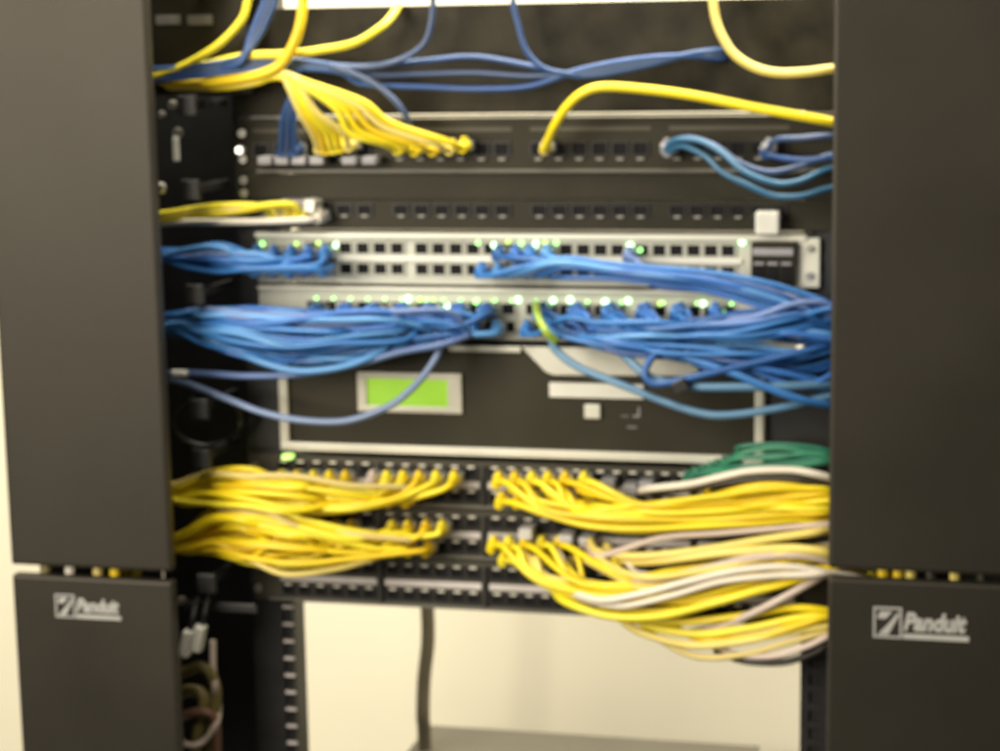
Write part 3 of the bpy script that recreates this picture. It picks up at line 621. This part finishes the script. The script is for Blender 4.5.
# further cords of the same bundles, plugged in deeper behind the front ones
bundle([(x, 488) for x in (294, 310, 327, 343, 360, 376, 398, 414, 431)],
       [(400, 488, 504, -.035, -.055), (350, 484, 514, -.04, -.07), (300, 472, 517, -.04, -.074), (250, 467, 510, -.04, -.074), (210, 468, 507, -.035, -.064), (180, 482, 503, -.03, -.048)],
       YEL+PALEY[1:], lambda i: 'yellow cord woven through the upper left yellow bundle, its plug hidden', 'yellow cords woven through the upper left bundle', seed=71, exit_=LEX(493), order='rand', boot=False, r=.0025, jit=.09)
bundle([(x, 535) for x in (294, 311, 327, 344, 360, 380, 400, 417)],
       [(400, 538, 551, -.04, -.055), (350, 530, 560, -.045, -.07), (300, 515, 566, -.045, -.075), (250, 506, 562, -.045, -.072), (215, 511, 553, -.04, -.062), (185, 531, 551, -.03, -.05)],
       YEL+PALEY[1:], lambda i: 'yellow cord woven through the lower left yellow bundle, its plug hidden', 'yellow cords woven through the lower left bundle', seed=72, exit_=LEX(543), order='rand', boot=False, r=.0025, jit=.09)
bundle([(x, 486) for x in (510, 526, 543, 560, 578, 596)],
       [(545, 500, 514, -.045, -.06), (590, 502, 524, -.045, -.066), (640, 500, 530, -.045, -.072), (700, 496, 528, -.045, -.072), (760, 490, 526, -.045, -.072), (800, 488, 524, -.045, -.066), (832, 490, 522, -.04, -.06)],
       YEL, lambda i: 'yellow cord woven through the upper right yellow bundle, its plug hidden', 'yellow cords woven through the upper right bundle', seed=73, exit_=REX(506), order='rand', boot=False, r=.0025, jit=.07)
bundle([(x, 548) for x in (504, 520, 537, 554, 571, 588, 604, 620)],
       [(545, 568, 586, -.05, -.062), (590, 572, 606, -.05, -.074), (640, 566, 612, -.05, -.08), (700, 556, 610, -.05, -.082), (750, 546, 600, -.05, -.08), (795, 540, 586, -.05, -.076), (832, 540, 578, -.04, -.062)],
       [YEL[0], PALEY[0], YEL[2], WHT[0]], lambda i: ['yellow', 'pale yellow', 'lemon', 'thin white'][i % 4]+' cord woven through the lower right bundle, its plug hidden', 'cords woven through the lower right bundle', seed=74, exit_=REX(560), order='rand', boot=False, r=.0024, jit=.10)
bundle([(x, y) for x in (290, 312, 334, 356, 378, 400, 422, 444, 466) for y in (330, 318)], lanesL, [BLU[2], BLU[1], BLU[0], BLU[2], BLU[3]], lambda i: TANGL, 'blue cords of the left tangle', seed=75, exit_=LEX(326), order='rand', boot=False, r=.0023, jit=.10)
bundle([(540+14*k, 330 if k % 2 else 318) for k in range(14)], lanesR, [BLU[1], BLU[0], DIM[2], BLU[3], BLU[2]], lambda i: TANGR, 'blue cords of the right tangle', seed=76, exit_=REX(345), order='rand', boot=False, r=.0023, jit=.11)
bundle([(x, 262) for x in (270, 287, 304, 321, 334)],
       [(310, 250, 272, -.04, -.06), (260, 246, 274, -.04, -.065), (220, 242, 272, -.04, -.06), (185, 247, 267, -.03, -.05)],
       BLU, lambda i: 'thin blue cord woven through the small left bundle beside the upper switch', 'thin blue cords beside the upper switch', seed=77, exit_=LEX(258), boot=False, r=.0022, jit=.10)
# ---- loose blue
loose([(434, 330, -.05), (440, 348, -.058), (425, 374, -.066), (405, 395, -.072), (383, 409, -.074), (345, 421, -.075), (300, 420, -.072), (262, 412, -.068), (225, 398, -.06), (175, 380, -.035), (145, 385, 0)], .0030, SLATE[1], 'grey blue cord looping across the green lit display')
loose([(470, 335, -.05), (440, 345, -.065), (400, 352, -.07), (350, 366, -.07), (300, 374, -.07), (250, 376, -.062), (210, 374, -.055), (172, 373, -.035), (145, 378, 0)], .0029, SLATE[0], 'slate cord running level along the top left of the appliance')
loose([(400, 338, -.05), (380, 352, -.07), (345, 366, -.076), (300, 371, -.076), (262, 362, -.072), (225, 346, -.06), (180, 334, -.04), (145, 335, 0)], .0031, BLU[2], 'light blue cord hanging lowest under the left tangle')
loose([(550, 335, -.05), (556, 350, -.06), (580, 368, -.066), (620, 384, -.072), (665, 402, -.076), (700, 413, -.078), (730, 415, -.078), (780, 408, -.072), (834, 396, -.05), (870, 395, -.01)], .0033, CYAN[1], 'sky blue cord sagging lowest over the right of the appliance')
loose([(600, 335, -.05), (625, 356, -.065), (650, 377, -.074), (690, 386, -.077), (740, 387, -.077), (790, 386, -.07), (834, 384, -.05), (870, 385, -.01)], .0036, CYAN[1], 'sky blue cord above the lowest sag at right')
loose([(690, 332, -.05), (670, 345, -.07), (652, 358, -.080), (645, 374, -.084), (656, 384, -.085), (690, 378, -.083), (740, 366, -.078), (800, 352, -.07), (834, 346, -.05), (870, 348, -.01)], .0030, BLU[1], 'dark blue cord curled in a hook above the white strip')
loose([(620, 338, -.05), (670, 352, -.07), (730, 372, -.078), (790, 396, -.075), (834, 406, -.05), (870, 408, -.01)], .0031, BLU[0], 'blue cord slanting down across the right tangle')
p = W(681, 385, -.082); b = MB(); b.box(p.x-.006, p.x+.006, -.090, -.078, p.z-.005, p.z+.005, M['black'], .001, Matrix.Rotation(-.5, 4, 'Y')); o = b.obj('cable_clip', None, p); tag(o, 'black clip holding sky blue cords at the right of the appliance', 'clip')
# green glow ends on the appliance's lower left
p = W(287, 457, -.008); b = MB(); b.box(p.x-.0045, p.x+.0045, -.010, -.0006, p.z-.002, p.z+.002, M['ledy'], .0008); o = b.obj('indicator_lamp', None, p); tag(o, 'small lime lit indicator under the left end of the appliance', 'indicator')
# lime clip amid the right tangle
loose([(536, 304, -.02), (538, 316, -.06), (545, 330, -.075), (556, 342, -.07)], .0032, jacket('lime_jacket', (.30, .42, .04)), 'short lime cord among the blue at centre')

# ------------------------------------------------------------------ light
def area(name, loc, target, size, power, col, sy=None):
    l = bpy.data.lights.new(name, 'AREA'); l.energy = power; l.color = col; l.size = size
    if sy: l.shape = 'RECTANGLE'; l.size_y = sy
    o = bpy.data.objects.new(name, l); COL.objects.link(o); o.location = loc
    o.rotation_euler = (Vector(target)-Vector(loc)).to_track_quat('-Z', 'Y').to_euler(); return o
WARM = (1, .93, .78)
area('sheen_light_front', (-1.0, -1.75, .55), (-.05, 0, 0), 1.0, 58, WARM)  # unseen soft light, placed to put a sheen on the left door
area('fill_light_overhead', (.10, -1.45, 1.70), (.05, 0, -.1), 1.1, 25, WARM, .5)  # added soft fill from above for the cords, source unseen
area('fill_light_rear', (.55, .20, 1.25), (.50, .80, -.40), 2.6, 122, (1, .95, .82), .4)  # unseen light added behind the rack to brighten the wall
w = bpy.data.worlds.new('World'); sc.world = w; w.use_nodes = True
w.node_tree.nodes['Background'].inputs[0].default_value = (.9, .82, .66, 1); w.node_tree.nodes['Background'].inputs[1].default_value = .09

cam = bpy.data.cameras.new('Camera'); co = bpy.data.objects.new('Camera', cam); COL.objects.link(co)
right = cam_to_world(Vector((1, 0, 0))); up = cam_to_world(Vector((0, -1, 0))); fwd = cam_to_world(Vector((0, 0, 1)))
mw = Matrix((right, up, -fwd)).transposed().to_4x4(); mw.translation = CAM; co.matrix_world = mw
cam.sensor_width = 36; cam.sensor_fit = 'HORIZONTAL'; cam.lens = 36*F/1000; cam.clip_start = .05; cam.clip_end = 50
cam.dof.use_dof = True; cam.dof.focus_distance = .62; cam.dof.aperture_fstop = cam.lens/2.9
sc.camera = co
sc.view_settings.view_transform = 'Standard'; sc.view_settings.look = 'None'; sc.view_settings.exposure = 0; sc.view_settings.gamma = 1
